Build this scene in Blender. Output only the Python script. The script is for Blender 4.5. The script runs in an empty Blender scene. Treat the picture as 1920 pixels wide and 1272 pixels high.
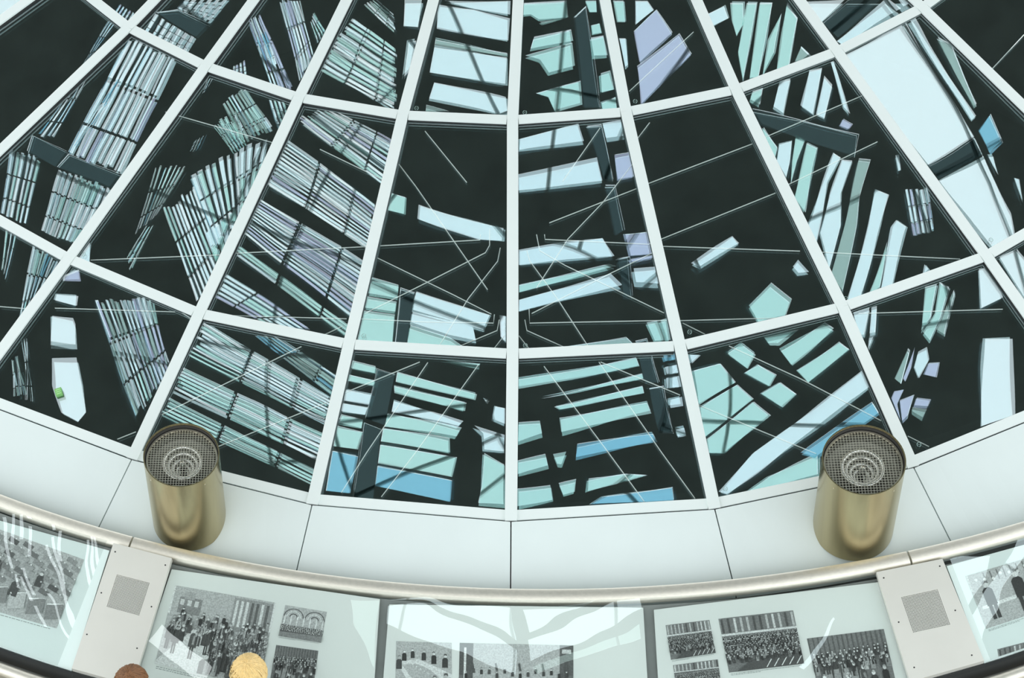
import bpy, bmesh, math, random
import numpy as np
from mathutils import Vector, Matrix
from mathutils.geometry import delaunay_2d_cdt
random.seed(7)
SC = bpy.context.scene
COL = SC.collection
PI = math.pi
R = 6.5                       # radius of the glazed ring, metres
STEP = math.radians(10)       # 36 glazing bays
PH0 = -0.0405
SLOPE = 0.2145                # rise of the glazing towards the middle
F = 4500.0

# ---------------------------------------------------------------- camera
CAM = Vector((0, -2.1887*R, 1.6837*R))
_th, _roll, _yaw = 0.8804, -0.0588, -0.0274
_c, _s = math.cos(_yaw), math.sin(_yaw)
FW = Vector((_s*math.cos(_th), _c*math.cos(_th), -math.sin(_th)))
_rt = Vector((_c, -_s, 0)); _up = _rt.cross(FW)
RT = _rt*math.cos(_roll) + _up*math.sin(_roll)
UP = -_rt*math.sin(_roll) + _up*math.cos(_roll)
cd = bpy.data.cameras.new('camera'); cam = bpy.data.objects.new('camera', cd); COL.objects.link(cam)
M = Matrix((RT, UP, -FW)).transposed().to_4x4(); M.translation = CAM
cam.matrix_world = M
cd.sensor_width = 36; cd.lens = 36*F/1920; cd.clip_end = 300
SC.camera = cam

# ---------------------------------------------------------------- world (bright hazy sky) and exposure
w = bpy.data.worlds.new('sky'); SC.world = w; w.use_nodes = True
nt = w.node_tree; nt.nodes.clear()
out = nt.nodes.new('ShaderNodeOutputWorld'); bg = nt.nodes.new('ShaderNodeBackground')
tc = nt.nodes.new('ShaderNodeTexCoord'); sep = nt.nodes.new('ShaderNodeSeparateXYZ')
nz = nt.nodes.new('ShaderNodeTexNoise'); nz.inputs['Scale'].default_value = 2.2; nz.inputs['Detail'].default_value = 3
cl = nt.nodes.new('ShaderNodeValToRGB')
cl.color_ramp.elements[0].position = .35; cl.color_ramp.elements[0].color = (.86, .95, 1.0, 1)
cl.color_ramp.elements[1].position = .7; cl.color_ramp.elements[1].color = (.98, 1.0, .985, 1)
rp = nt.nodes.new('ShaderNodeValToRGB')
rp.color_ramp.elements[0].position = .47; rp.color_ramp.elements[0].color = (.30, .30, .28, 1)
rp.color_ramp.elements[1].position = .51; rp.color_ramp.elements[1].color = (1, 1, 1, 1)
ad = nt.nodes.new('ShaderNodeMath'); ad.operation = 'MULTIPLY_ADD'; ad.inputs[1].default_value = .5; ad.inputs[2].default_value = .5
mx = nt.nodes.new('ShaderNodeMixRGB'); mx.blend_type = 'MULTIPLY'; mx.inputs[0].default_value = 1
nt.links.new(tc.outputs['Generated'], sep.inputs[0]); nt.links.new(tc.outputs['Generated'], nz.inputs['Vector'])
nt.links.new(nz.outputs[0], cl.inputs[0]); nt.links.new(sep.outputs['Z'], ad.inputs[0]); nt.links.new(ad.outputs[0], rp.inputs[0])
nt.links.new(cl.outputs[0], mx.inputs[1]); nt.links.new(rp.outputs[0], mx.inputs[2])
nt.links.new(mx.outputs[0], bg.inputs[0]); nt.links.new(bg.outputs[0], out.inputs[0])
bg.inputs[1].default_value = 1.85
vs = SC.view_settings
vs.view_transform = 'Standard'; vs.look = 'None'; vs.gamma = 1; vs.use_curve_mapping = False; vs.exposure = 0.0

# ---------------------------------------------------------------- measuring helpers
def ray(x, y):
    return (FW*F + RT*(x-960) - UP*(y-636)).normalized()
def on_z(x, y, z):
    d = ray(x, y); return CAM + d*((z-CAM.z)/d.z)
def az_of(p): return math.atan2(p.x, -p.y)
def polar(a, r, z): return Vector((r*math.sin(a), -r*math.cos(a), z))
def column(j):
    a = PH0 + STEP*(j+.5); m = Vector((math.sin(a), -math.cos(a), 0)); k = SLOPE/math.cos(STEP/2)
    n = Vector((m.x*k, m.y*k, 1)).normalized(); return n, m*R*math.cos(STEP/2)-n*.024
def on_plane(x, y, n, p0):
    d = ray(x, y); return CAM + d*((p0-CAM).dot(n)/d.dot(n)), d
ZS = 14.0                      # height of the added slotted sheet
def up_glass(x, y, j):
    n, p0 = column(j); P, d = on_plane(x, y, n, p0)
    r = d - 2*d.dot(n)*n
    X = P + r*((ZS-P.z)/r.z); return (X.x, X.y)
DR0, DZ0, DK = 7.0, -0.08, 0.35          # desk surface: z = DZ0 - DK*(r-DR0)
def on_desk(x, y, off=0.0):
    d = ray(x, y); lo, hi = 6.0, 25.0
    g = lambda t: (CAM+d*t).z - off - (DZ0 - DK*(math.hypot((CAM+d*t).x, (CAM+d*t).y)-DR0))
    for _ in range(50):
        m = (lo+hi)/2
        if g(m) > 0: lo = m
        else: hi = m
    return CAM + d*lo
def up_desk(x, y):
    P = on_desk(x, y, .035); a = az_of(P)
    n = Vector((DK*math.sin(a), -DK*math.cos(a), 1)).normalized(); d = ray(x, y)
    r = d - 2*d.dot(n)*n
    X = P + r*((ZS-P.z)/r.z); return (X.x, X.y)

# ---------------------------------------------------------------- materials
MAT = {}
def mat(name, col, rough=.5, metal=0.0, noise=0.0, nscale=8.0, bump=0.0, spec=.5, stretch=None):
    m = bpy.data.materials.new(name); m.use_nodes = True; MAT[name] = m
    n = m.node_tree; b = n.nodes['Principled BSDF']
    b.inputs['Roughness'].default_value = rough; b.inputs['Metallic'].default_value = metal
    b.inputs['Specular IOR Level'].default_value = spec
    t = n.nodes.new('ShaderNodeTexCoord'); mp = n.nodes.new('ShaderNodeMapping')
    if stretch: mp.inputs['Scale'].default_value = stretch
    z = n.nodes.new('ShaderNodeTexNoise'); z.inputs['Scale'].default_value = nscale; z.inputs['Detail'].default_value = 4
    n.links.new(t.outputs['Object'], mp.inputs[0]); n.links.new(mp.outputs[0], z.inputs['Vector'])
    r = n.nodes.new('ShaderNodeValToRGB')
    r.color_ramp.elements[0].color = tuple(max(0, c*(1-noise)) for c in col)+(1,)
    r.color_ramp.elements[1].color = tuple(min(1, c*(1+noise)) for c in col)+(1,)
    r.color_ramp.elements[0].position = .3; r.color_ramp.elements[1].position = .7
    n.links.new(z.outputs[0], r.inputs[0]); n.links.new(r.outputs[0], b.inputs['Base Color'])
    if bump:
        u = n.nodes.new('ShaderNodeBump'); u.inputs['Strength'].default_value = 1; u.inputs['Distance'].default_value = bump
        n.links.new(z.outputs[0], u.inputs['Height']); n.links.new(u.outputs[0], b.inputs['Normal'])
    return m
def glass_mat(name, fac, tint, through, nscale, dist, loc):
    m = bpy.data.materials.new(name); m.use_nodes = True; MAT[name] = m
    n = m.node_tree; n.nodes.clear()
    o = n.nodes.new('ShaderNodeOutputMaterial'); g = n.nodes.new('ShaderNodeBsdfGlossy'); t = n.nodes.new('ShaderNodeBsdfTransparent')
    x = n.nodes.new('ShaderNodeMixShader'); x.inputs[0].default_value = fac
    g.inputs['Color'].default_value = tint+(1,); g.inputs['Roughness'].default_value = 0
    t.inputs['Color'].default_value = through+(1,)
    tc = n.nodes.new('ShaderNodeTexCoord'); mp = n.nodes.new('ShaderNodeMapping'); mp.inputs['Location'].default_value = loc
    z = n.nodes.new('ShaderNodeTexNoise'); z.inputs['Scale'].default_value = nscale; z.inputs['Detail'].default_value = 1.0
    u = n.nodes.new('ShaderNodeBump'); u.inputs['Strength'].default_value = 1; u.inputs['Distance'].default_value = dist
    n.links.new(tc.outputs['Object'], mp.inputs[0]); n.links.new(mp.outputs[0], z.inputs['Vector'])
    n.links.new(z.outputs[0], u.inputs['Height']); n.links.new(u.outputs[0], g.inputs['Normal'])
    n.links.new(t.outputs[0], x.inputs[1]); n.links.new(g.outputs[0], x.inputs[2]); n.links.new(x.outputs[0], o.inputs[0])
    return m
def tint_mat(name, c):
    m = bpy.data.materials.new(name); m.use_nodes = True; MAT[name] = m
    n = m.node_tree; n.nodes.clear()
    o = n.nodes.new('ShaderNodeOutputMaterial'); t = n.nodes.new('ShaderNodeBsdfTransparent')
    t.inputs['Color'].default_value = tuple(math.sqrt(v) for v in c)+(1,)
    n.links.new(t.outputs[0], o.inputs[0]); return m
mat('white_coat', (.73, .80, .785), .45, 0, .015, 3)
mat('white_bar', (.80, .86, .84), .4, 0, .01, 3)
mat('gasket', (.03, .03, .03), .6)
mat('reflection_sheet_dark', (.075, .088, .085), .7, 0, .2, 2)
mat('shade_beam', (.12, .15, .15), .6, 0, .1, 2)
mat('dome_steel', (.80, .84, .84), .5, 0, .05, 2)
mat('steel_wire', (.92, .95, .92), .4, 0)
mat('rail_steel', (.82, .78, .69), .45, .8, .05, 40, 0, .5, (1, 1, 6))
mat('plate_steel', (.74, .73, .67), .42, .35, .03, 3)
mat('dark_gap', (.02, .022, .022), .5)
mat('case_inside', (.30, .32, .31), .6, 0, .1, 5)
mat('board_white', (.80, .87, .83), .55, 0, .01, 3)
mat('board_blue', (.80, .92, .89), .55, 0, .01, 3)
mat('lamp_metal', (.44, .37, .21), .27, .95, .06, 30, 0, .5, (1, 1, .02))
mat('lamp_rim', (.75, .70, .58), .3, .9)
mat('lamp_black', (.025, .025, .025), .5)
mat('mesh_wire', (.72, .70, .60), .35, .8)
mat('reflector', (.96, .96, .93), .12, 1)
mat('shroud_metal', (.26, .26, .22), .45, .5)
mat('bulb_glass', (.85, .85, .82), .05, 1)
mat('floor_stone', (.42, .38, .30), .5, 0, .1, 2)
mat('chamber', (.012, .013, .013), .9)
mat('green_card', (.22, .52, .16), .5)
mat('green_light', (.42, .75, .34), .5)
mat('mark', (.35, .5, .47), .5)
mat('skin', (.62, .40, .30), .5)
mat('hair_blond', (.85, .63, .29), .5, 0, .12, 60)
mat('hair_brown', (.24, .11, .045), .5, 0, .3, 60)
mat('cloth_navy', (.03, .05, .10), .85); mat('cloth_grey', (.20, .21, .22), .85); mat('cloth_green', (.10, .16, .12), .85)
mat('cloth_denim', (.08, .11, .18), .85); mat('shoe', (.05, .04, .035), .5)
mat('caption_grey', (.28, .33, .32), .6)
glass_mat('pane_outer', .27, (.86, .97, 1.0), (.93, .97, .96), 1.15, .0013, (0, 0, 0))
glass_mat('pane_inner', .42, (.80, .96, 1.0), (.50, .56, .55), 1.0, .0012, (3.3, 1.7, 0))
glass_mat('case_glass', .19, (.95, 1.0, 1.0), (.985, 1, .995), 2.4, .0013, (5, 0, 0))
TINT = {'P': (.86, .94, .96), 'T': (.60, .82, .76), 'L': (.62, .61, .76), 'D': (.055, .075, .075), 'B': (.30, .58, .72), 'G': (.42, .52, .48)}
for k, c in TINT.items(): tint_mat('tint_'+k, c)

# ---------------------------------------------------------------- object helpers
def link(name, me, m=None, parent=None):
    o = bpy.data.objects.new(name, me); COL.objects.link(o)
    if m is not None:
        for q in (m if isinstance(m, (list, tuple)) else [m]): me.materials.append(MAT[q])
    if parent: o.parent = parent
    return o
def mesh(name, v, f, m=None, parent=None, smooth=False):
    me = bpy.data.meshes.new(name); me.from_pydata([tuple(p) for p in v], [], f)
    if smooth: me.shade_smooth()
    me.update()
    return link(name, me, m, parent)
def empty(name, loc=(0, 0, 0)):
    o = bpy.data.objects.new(name, None); COL.objects.link(o); o.location = loc; return o
def tag(o, label=None, cat=None, group=None, kind=None):
    if label: o['label'] = label
    if cat: o['category'] = cat
    if group: o['group'] = group
    if kind: o['kind'] = kind
    return o
def keep(o, parent):            # parent set after building in world coordinates
    o.parent = parent; o.matrix_parent_inverse = Matrix.Translation(-parent.location)
    return o
class MB:
    def __init__(s): s.v = []; s.f = []; s.mi = []
    def add(s, v, f, mi=0):
        b = len(s.v); s.v += [Vector(p) for p in v]; s.f += [tuple(i+b for i in q) for q in f]; s.mi += [mi]*len(f)
    def box8(s, a, mi=0):       # a: 4 bottom, 4 top
        s.add(a, [(3, 2, 1, 0), (4, 5, 6, 7), (0, 1, 5, 4), (1, 2, 6, 5), (2, 3, 7, 6), (3, 0, 4, 7)], mi)
    def bar(s, a, b, w, h, up, top=0.0, mi=0):    # box from a to b; top = height of its upper face over the line
        a, b, up = Vector(a), Vector(b), Vector(up); d = (b-a).normalized(); sd = d.cross(up).normalized(); u = sd.cross(d).normalized()
        q = []
        for z in (top-h, top):
            q += [a-sd*w/2+u*z, a+sd*w/2+u*z, b+sd*w/2+u*z, b-sd*w/2+u*z]
        s.box8(q, mi)
    def tube(s, pts, r, n=8, closed=False, mi=0):
        pts = [Vector(p) for p in pts]; m = len(pts); rows = []
        rr = r if isinstance(r, (list, tuple)) else [r]*m
        for i, p in enumerate(pts):
            d = (pts[(i+1) % m]-pts[i-1]) if closed or 0 < i < m-1 else (pts[1]-pts[0] if i == 0 else pts[-1]-pts[-2])
            d.normalize(); ref = Vector((0, 0, 1)) if abs(d.z) < .9 else Vector((1, 0, 0))
            x = d.cross(ref).normalized(); y = x.cross(d)
            rows.append([p+(x*math.cos(2*PI*k/n)+y*math.sin(2*PI*k/n))*rr[i] for k in range(n)])
        v = [q for row in rows for q in row]; f = []
        for i in range(m if closed else m-1):
            for k in range(n):
                a, b = i*n+k, i*n+(k+1) % n; c, e = ((i+1) % m)*n+(k+1) % n, ((i+1) % m)*n+k
                f.append((a, b, c, e))
        if not closed: f += [tuple(range(n))[::-1], tuple((m-1)*n+k for k in range(n))]
        s.add(v, f, mi)
    def lathe(s, prof, n=48, M=None, mi=0, cap0=False, cap1=False):
        v = []; f = []; m = len(prof)
        for i, (r, z) in enumerate(prof):
            for k in range(n):
                p = Vector((r*math.cos(2*PI*k/n), r*math.sin(2*PI*k/n), z)); v.append(M @ p if M else p)
        for i in range(m-1):
            for k in range(n): f.append((i*n+k, i*n+(k+1) % n, (i+1)*n+(k+1) % n, (i+1)*n+k))
        if cap0: f.append(tuple(range(n))[::-1])
        if cap1: f.append(tuple((m-1)*n+k for k in range(n)))
        s.add(v, f, mi)
    def build(s, name, m, parent=None, smooth=False):
        o = mesh(name, s.v, s.f, m, parent, smooth)
        if any(s.mi):
            for p, i in zip(o.data.polygons, s.mi): p.material_index = i
        if smooth:
            o.data.set_sharp_from_angle(angle=math.radians(40))
        return o

# ================================================================ THE GLAZED RING
RING = {0: {-2: (247, 860), -1: (585, 945), 0: (958, 976), 1: (1340, 953), 2: (1713, 875)},
        1: {-3: (128, 484), -2: (373, 587), -1: (654, 645), 0: (961, 663), 1: (1275, 648), 2: (1580, 575), 3: (1850, 479)},
        2: {-4: (240, 50), -3: (385, 123), -2: (560, 182), -1: (755, 215), 0: (961, 224), 1: (1174, 209), 2: (1380, 167), 3: (1570, 95), 4: (1730, 13)}}
RAD = [1.0, .8442, .6037, .36, .22]
def joints(k):
    r0 = RAD[k]*R; z = SLOPE*R*(1-RAD[k])
    meas = {}
    for j, (x, y) in RING.get(k, {}).items():
        P = on_z(x, y, z); meas[j] = (az_of(P)-(PH0+STEP*j), math.hypot(P.x, P.y)-r0)
    out = []
    for j in range(36):
        jj = j if j <= 18 else j-36
        if meas:
            lo, hi = min(meas), max(meas)
            if jj < lo: e = meas[lo]; q = max(0, 1-(lo-jj)/3)
            elif jj > hi: e = meas[hi]; q = max(0, 1-(jj-hi)/3)
            else: e = meas[jj]; q = 1
        else:
            e = (0, 0); q = 0
        out.append(polar(PH0+STEP*jj+e[0]*q, r0+e[1]*q, z))
    return out
J = [joints(k) for k in range(5)]
win = tag(empty('window_1'), 'shallow cone of dark reflective glass panes held by white radial bars', kind='structure')
for j in range(36):
    a = PH0 + STEP*j; n = Vector((SLOPE*math.sin(a), -SLOPE*math.cos(a), 1)).normalized()
    b = MB()
    for k in range(4):
        b.bar(J[k][j], J[k+1][j], .068, .012, n, 0, 0); b.bar(J[k][j], J[k+1][j], .060, .08, n, -.012, 1)
    b.build('glazing_bar', ('white_bar', 'gasket'), win)
FRONT = [j % 36 for j in range(-8, 8)]
def pane_pt(p, j, dz=0.0):
    n, p0 = column(j); q = p.copy(); q.z = p0.z-((q.x-p0.x)*n.x+(q.y-p0.y)*n.y)/n.z + dz; return q
for j in range(36):
    jj = j if j < 18 else j-36
    n, p0 = column(jj)
    for k in range(5):
        A, B = J[k][j], J[k][(j+1) % 36]
        out_ = Vector((n.x, n.y, 0)).normalized()*(-.034 if k == 0 else 0)
        d = (B-A).normalized()
        b = MB(); b.bar(A+d*.036+out_, B-d*.036+out_, .062, .010, n, -.002); b.bar(A+d*.036+out_, B-d*.036+out_, .054, .07, n, -.012, 1); b.build('transom', ('white_bar', 'gasket'), win)
    for k in range(4):
        q = [pane_pt(P, jj) for P in (J[k][j], J[k][(j+1) % 36], J[k+1][(j+1) % 36], J[k+1][j])]
        c = sum(q, Vector())/4
        pane = mesh('glass_pane', q, [(0, 1, 2, 3)], 'pane_outer', win)
        m2 = mesh('inner_pane', [p-n*.015 for p in q], [(0, 1, 2, 3)], 'pane_inner', pane)
# stay wires caught in the pane cavity
WIRES = [(-3, [(103, 578), (328, 585)]), (-3, [(340, 585), (358, 598)]), (-3, [(220, 824), (255, 810)]),
  (-3, [(170, 488), (415, 478)]), (-2, [(443, 475), (700, 462)]), (-2, [(430, 592), (650, 598)]),
  (-2, [(303, 778), (565, 650)]), (-2, [(408, 838), (620, 752)]), (-2, [(608, 628), (642, 612)]), (-2, [(600, 280), (735, 345)]),
  (-1, [(713, 461), (900, 450), (901, 440)]), (-1, [(708, 484), (850, 553), (921, 589)]),
  (-1, [(684, 588), (800, 530), (910, 474), (918, 460), (918, 430)]), (-1, [(672, 598), (800, 604), (925, 606), (927, 590)]),
  (-1, [(748, 308), (780, 350), (853, 455), (914, 543)]), (-1, [(797, 246), (875, 342)]),
  (-1, [(822, 651), (878, 560), (933, 490), (938, 465)]), (-1, [(853, 653), (932, 620), (936, 600)]), (-1, [(923, 658), (945, 630)]),
  (-1, [(648, 736), (787, 679)]), (-1, [(640, 924), (688, 848), (802, 680)]), (-1, [(715, 932), (780, 848), (897, 684)]),
  (0, [(1021, 440), (1022, 449), (1216, 458)]), (0, [(1006, 440), (1012, 470), (1060, 498), (1245, 587)]), (0, [(988, 470), (993, 489), (1045, 560), (1103, 650)]),
  (0, [(1125, 240), (1055, 340)]), (0, [(1192, 300), (1130, 380), (1065, 448), (1006, 540)]), (0, [(997, 588), (1140, 515), (1222, 475)]),
  (0, [(992, 580), (993, 606), (1250, 601)]), (0, [(984, 600), (988, 620), (1062, 653)]), (0, [(973, 630), (995, 658)]), (0, [(1030, 418), (1193, 354)]),
  (0, [(1020, 687), (1140, 848), (1208, 941)]), (0, [(1123, 679), (1240, 848), (1303, 935)]), (0, [(1126, 679), (1275, 741)]),
  (1, [(1243, 462), (1500, 471)]), (1, [(1256, 602), (1475, 596)]), (1, [(1280, 606), (1322, 627)]), (1, [(1216, 344), (1410, 270)]), (1, [(1216, 458), (1454, 362)]),
  (1, [(1367, 649), (1500, 710), (1652, 789)]), (1, [(1295, 754), (1530, 851)]), (1, [(1195, 260), (1218, 230)]), (1, [(1180, 171), (1300, 60)]),
  (2, [(1538, 473), (1800, 486)]), (2, [(1610, 588), (1880, 580)]), (2, [(1435, 257), (1620, 178)]), (2, [(1478, 346), (1645, 266)]), (2, [(1702, 818), (1742, 838)]),
  (-3, [(310, 210), (520, 270)]), (-4, [(0, 575), (60, 580)]), (3, [(1850, 140), (1920, 65)])]
for j, pts in WIRES:
    n, p0 = column(j); P = [on_plane(x, y, n, p0-n*.0125)[0] for x, y in pts]
    b = MB(); b.tube(P, .0028, 6); keep(b.build('stay_wire', 'steel_wire'), win)
# etched maker's rings in the pane corners
for j, x, y in ((-1, 781, 203), (0, 984, 211), (1, 1191, 190), (-1, 682, 630), (0, 985, 648), (1, 1293, 623), (-3, 157, 477), (1, 1360, 917), (2, 1586, 560), (2, 1723, 834), (-3, 1858-1790, 999) if False else (3, 1858, 450)):
    n, p0 = column(j); c = on_plane(x, y, n, p0)[0]+n*.001
    u = Vector((1, 0, 0)); u = (u-n*u.dot(n)).normalized(); v = n.cross(u)
    b = MB(); vv = []; ff = []
    for k in range(16):
        a = 2*PI*k/16
        for r_ in (.010, .013): vv.append(c+u*math.cos(a)*r_+v*math.sin(a)*r_*1.15)
    for k in range(16):
        if k in (3, 11): continue
        e = (k+1) % 16; ff.append((2*k, 2*k+1, 2*e+1, 2*e))
    b.add(vv, ff); b.add([c-u*.006-v*.001, c+u*.006-v*.001, c+u*.006+v*.001, c-u*.006+v*.001], [(0, 1, 2, 3)])
    b.build('etched_mark', 'mark', win)

# ================================================================ THE LEDGE
def ring_curve(pts, z, dr=0.0):
    A = []; Rr = []
    for x, y in pts:
        P = on_z(x, y, z); A.append(az_of(P)); Rr.append(math.hypot(P.x, P.y))
    c = np.polyfit(A, Rr, 2); lo, hi = min(A)-.05, max(A)+.05; mean = float(np.mean(Rr))
    def f(a):
        a = (a+PI) % (2*PI)-PI; q = min(max(a, lo), hi); v = float(np.polyval(c, q)); t = max(0, 1-abs(a-q)/.6)
        return mean+(v-mean)*t+dr
    return f
RAILPTS = [(0, 941), (272, 1023), (560, 1083), (760, 1107), (960, 1118), (1160, 1114), (1370, 1097), (1700, 1048), (1920, 990)]
ZR = -.07
rail_r = ring_curve(RAILPTS, ZR)
LED = {-2: (190, 986), -1: (558, 1071), 0: (958, 1106), 1: (1373, 1087), 2: (1780, 1014)}
zl = -.20
led = []
for j in range(36):
    jj = j if j <= 18 else j-36
    if jj in LED: e = on_z(*LED[jj], zl); off = az_of(e)-(PH0+STEP*jj)
    else:
        e = on_z(*LED[2 if jj > 0 else -2], zl); off = (az_of(e)-(PH0+STEP*(2 if jj > 0 else -2)))*max(0, 1-(abs(jj)-2)/3)
    a = PH0+STEP*jj+off
    led.append((a, rail_r(a)-.045))
trim = tag(empty('trim_1'), 'white curved metal ledge of butted cladding panels round the foot of the glazing', kind='structure')
for j in range(36):
    A, B = J[0][j], J[0][(j+1) % 36]
    (a0, r0), (a1, r1) = led[j], led[(j+1) % 36]
    if a1 < a0: a1 += 2*PI
    g = .0035; N = 8; v = []; f = []
    for i in range(N+1):
        t = i/N; P = A.lerp(B, t); aa = a0+(a1-a0)*t; Q = polar(aa, rail_r(aa)-.02, zl)
        side = Vector((math.cos(a0), math.sin(a0), 0))*(g if i == 0 else (-g if i == N else 0))
        P = P+Vector((P.x, P.y, 0)).normalized()*.007+side; P.z = -.006
        Q = Q+side
        v += [P, Q, Q+Vector((0, 0, -.03)), P+Vector((0, 0, -.03))]
    for i in range(N):
        a = 4*i; b = a+4
        f += [(a, a+1, b+1, b), (a+3, b+3, b+2, a+2), (a, b, b+3, a+3), (a+1, a+2, b+2, b+1)]
    f += [(0, 3, 2, 1), (4*N, 4*N+1, 4*N+2, 4*N+3)]
    mesh('ledge_panel', v, f, 'white_coat', trim)
b = MB(); b.lathe([(6.35, -.06), (6.60, -.10), (6.92, -.26), (6.98, -.30)], 144); b.build('joint_backing', 'gasket', trim)

# ================================================================ HANDRAIL
rail = tag(empty('handrail'), 'brushed champagne steel handrail curving round between white ledge and display counter', 'handrail')
NS = 10
for s in range(NS):
    a0 = PH0+STEP*(1.8+3.6*s)+.0008; a1 = PH0+STEP*(1.8+3.6*(s+1))-.0008
    if abs(((PH0+STEP*1.8+STEP*3.6*s)+PI) % (2*PI)-PI) < 9: pass
    v = []; f = []; N = 24; K = 12
    for i in range(N+1):
        a = a0+(a1-a0)*i/N; r = rail_r(a)
        for k in range(K):
            t = 2*PI*k/K; cr = abs(math.cos(t))**.7*math.copysign(1, math.cos(t)); sr = abs(math.sin(t))**.7*math.copysign(1, math.sin(t))
            v.append(polar(a, r+cr*.040, ZR-.02+sr*.028-cr*.012))
    for i in range(N):
        for k in range(K): f.append((i*K+k, i*K+(k+1) % K, (i+1)*K+(k+1) % K, (i+1)*K+k))
    f += [tuple(range(K))[::-1], tuple(N*K+k for k in range(K))]
    o = mesh('rail_segment', v, f, 'rail_steel', rail, True); o.data.set_sharp_from_angle(angle=math.radians(50))

# ================================================================ DISPLAY COUNTER
DEND = 7.70
def dz(r): return DZ0-DK*(r-DR0)
ctr = tag(empty('display_counter', (0, 0, 0)), 'sloping circular display counter running round outside the white ledge', 'counter')
b = MB(); b.lathe([(6.93, -1.3), (6.93, -.32), (7.03, -.24), (7.03, dz(7.03)-.03), (DEND, dz(DEND)-.03), (DEND+.005, dz(DEND)-.06), (DEND+.03, dz(DEND)-.07), (DEND+.03, dz(DEND)-.10), (7.25, -.62), (7.25, -1.3)], 180)
for p in b.v:
    q = math.hypot(p.x, p.y)
    if 7.0 < q < 7.04 and p.z > -.3:
        e = (rail_r(az_of(p))+.050)/q; p.x *= e; p.y *= e; p.z -= DK*(e-1)*q
b.build('counter_body', 'case_inside', ctr)
def minr(p): return rail_r(az_of(p))+.052
b = MB(); b.lathe([(DEND-.01, dz(DEND)-.06), (DEND-.01, dz(DEND)+.02), (DEND+.01, dz(DEND)+.02), (DEND+.03, dz(DEND)-.05)], 180)
b.build('front_lip', 'dark_gap', ctr)
b = MB(); b.tube([polar(2*PI*k/144, DEND+.085, dz(DEND)-.03) for k in range(144)], .035, 12, True)
o = b.build('front_handrail', 'rail_steel', ctr, True)
for k in range(36):
    a = PH0+STEP*(k+.5); b = MB(); b.tube([polar(a, DEND, dz(DEND)-.12), polar(a, DEND+.085, dz(DEND)-.06)], .008, 6); b.build('rail_bracket', 'rail_steel', ctr)

def quad_grid(c, nu, nv, off):
    v = []; (a, b_, c_, d) = c
    for i in range(nv+1):
        t = i/nv
        for k in range(nu+1):
            s = k/nu
            x = (a[0]*(1-s)+b_[0]*s)*(1-t)+(d[0]*(1-s)+c_[0]*s)*t
            y = (a[1]*(1-s)+b_[1]*s)*(1-t)+(d[1]*(1-s)+c_[1]*s)*t
            p = on_desk(x, y, off); rr = math.hypot(p.x, p.y); q = min(max(rr, minr(p)), DEND-.02)/rr; v.append(Vector((p.x*q, p.y*q, p.z-DK*(q-1)*rr)))
    f = [(i*(nu+1)+k, (i+1)*(nu+1)+k, (i+1)*(nu+1)+k+1, i*(nu+1)+k+1) for i in range(nv) for k in range(nu)]
    return v, f
def slab(name, c, nu, nv, off, th, m, parent):
    v, f = quad_grid(c, nu, nv, off); n = len(v)
    v2 = [p-Vector((0, 0, th)) for p in v]
    f2 = [tuple(n+i for i in q[::-1]) for q in f]
    W = nu+1; rim = [k for k in range(nu)]+[nu+W*i for i in range(nv)]+[W*nv+k for k in range(nu, 0, -1)]+[W*i for i in range(nv, 0, -1)]
    f3 = [(rim[i], rim[(i+1) % len(rim)], n+rim[(i+1) % len(rim)], n+rim[i]) for i in range(len(rim))]
    return mesh(name, v+v2, f+f2+f3, m, parent)
# a printed photograph: flat shapes in greys
vc = bpy.data.materials.new('photo_ink'); vc.use_nodes = True; MAT['photo_ink'] = vc
_n = vc.node_tree; _b = _n.nodes['Principled BSDF']; _a = _n.nodes.new('ShaderNodeVertexColor'); _a.layer_name = 'ink'
_t = _n.nodes.new('ShaderNodeTexCoord'); _z = _n.nodes.new('ShaderNodeTexNoise'); _z.inputs['Scale'].default_value = 120; _z.inputs['Detail'].default_value = 3
_r = _n.nodes.new('ShaderNodeValToRGB'); _r.color_ramp.elements[0].color = (.8, .8, .8, 1); _r.color_ramp.elements[1].color = (1.2, 1.2, 1.2, 1)
_r.color_ramp.elements[0].position = .35; _r.color_ramp.elements[1].position = .65
_x = _n.nodes.new('ShaderNodeMixRGB'); _x.blend_type = 'MULTIPLY'; _x.inputs[0].default_value = 1
_n.links.new(_t.outputs['Object'], _z.inputs['Vector']); _n.links.new(_z.outputs[0], _r.inputs[0]); _n.links.new(_a.outputs[0], _x.inputs[1]); _n.links.new(_r.outputs[0], _x.inputs[2])
_n.links.new(_x.outputs[0], _b.inputs['Base Color']); _b.inputs['Roughness'].default_value = .6
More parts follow.
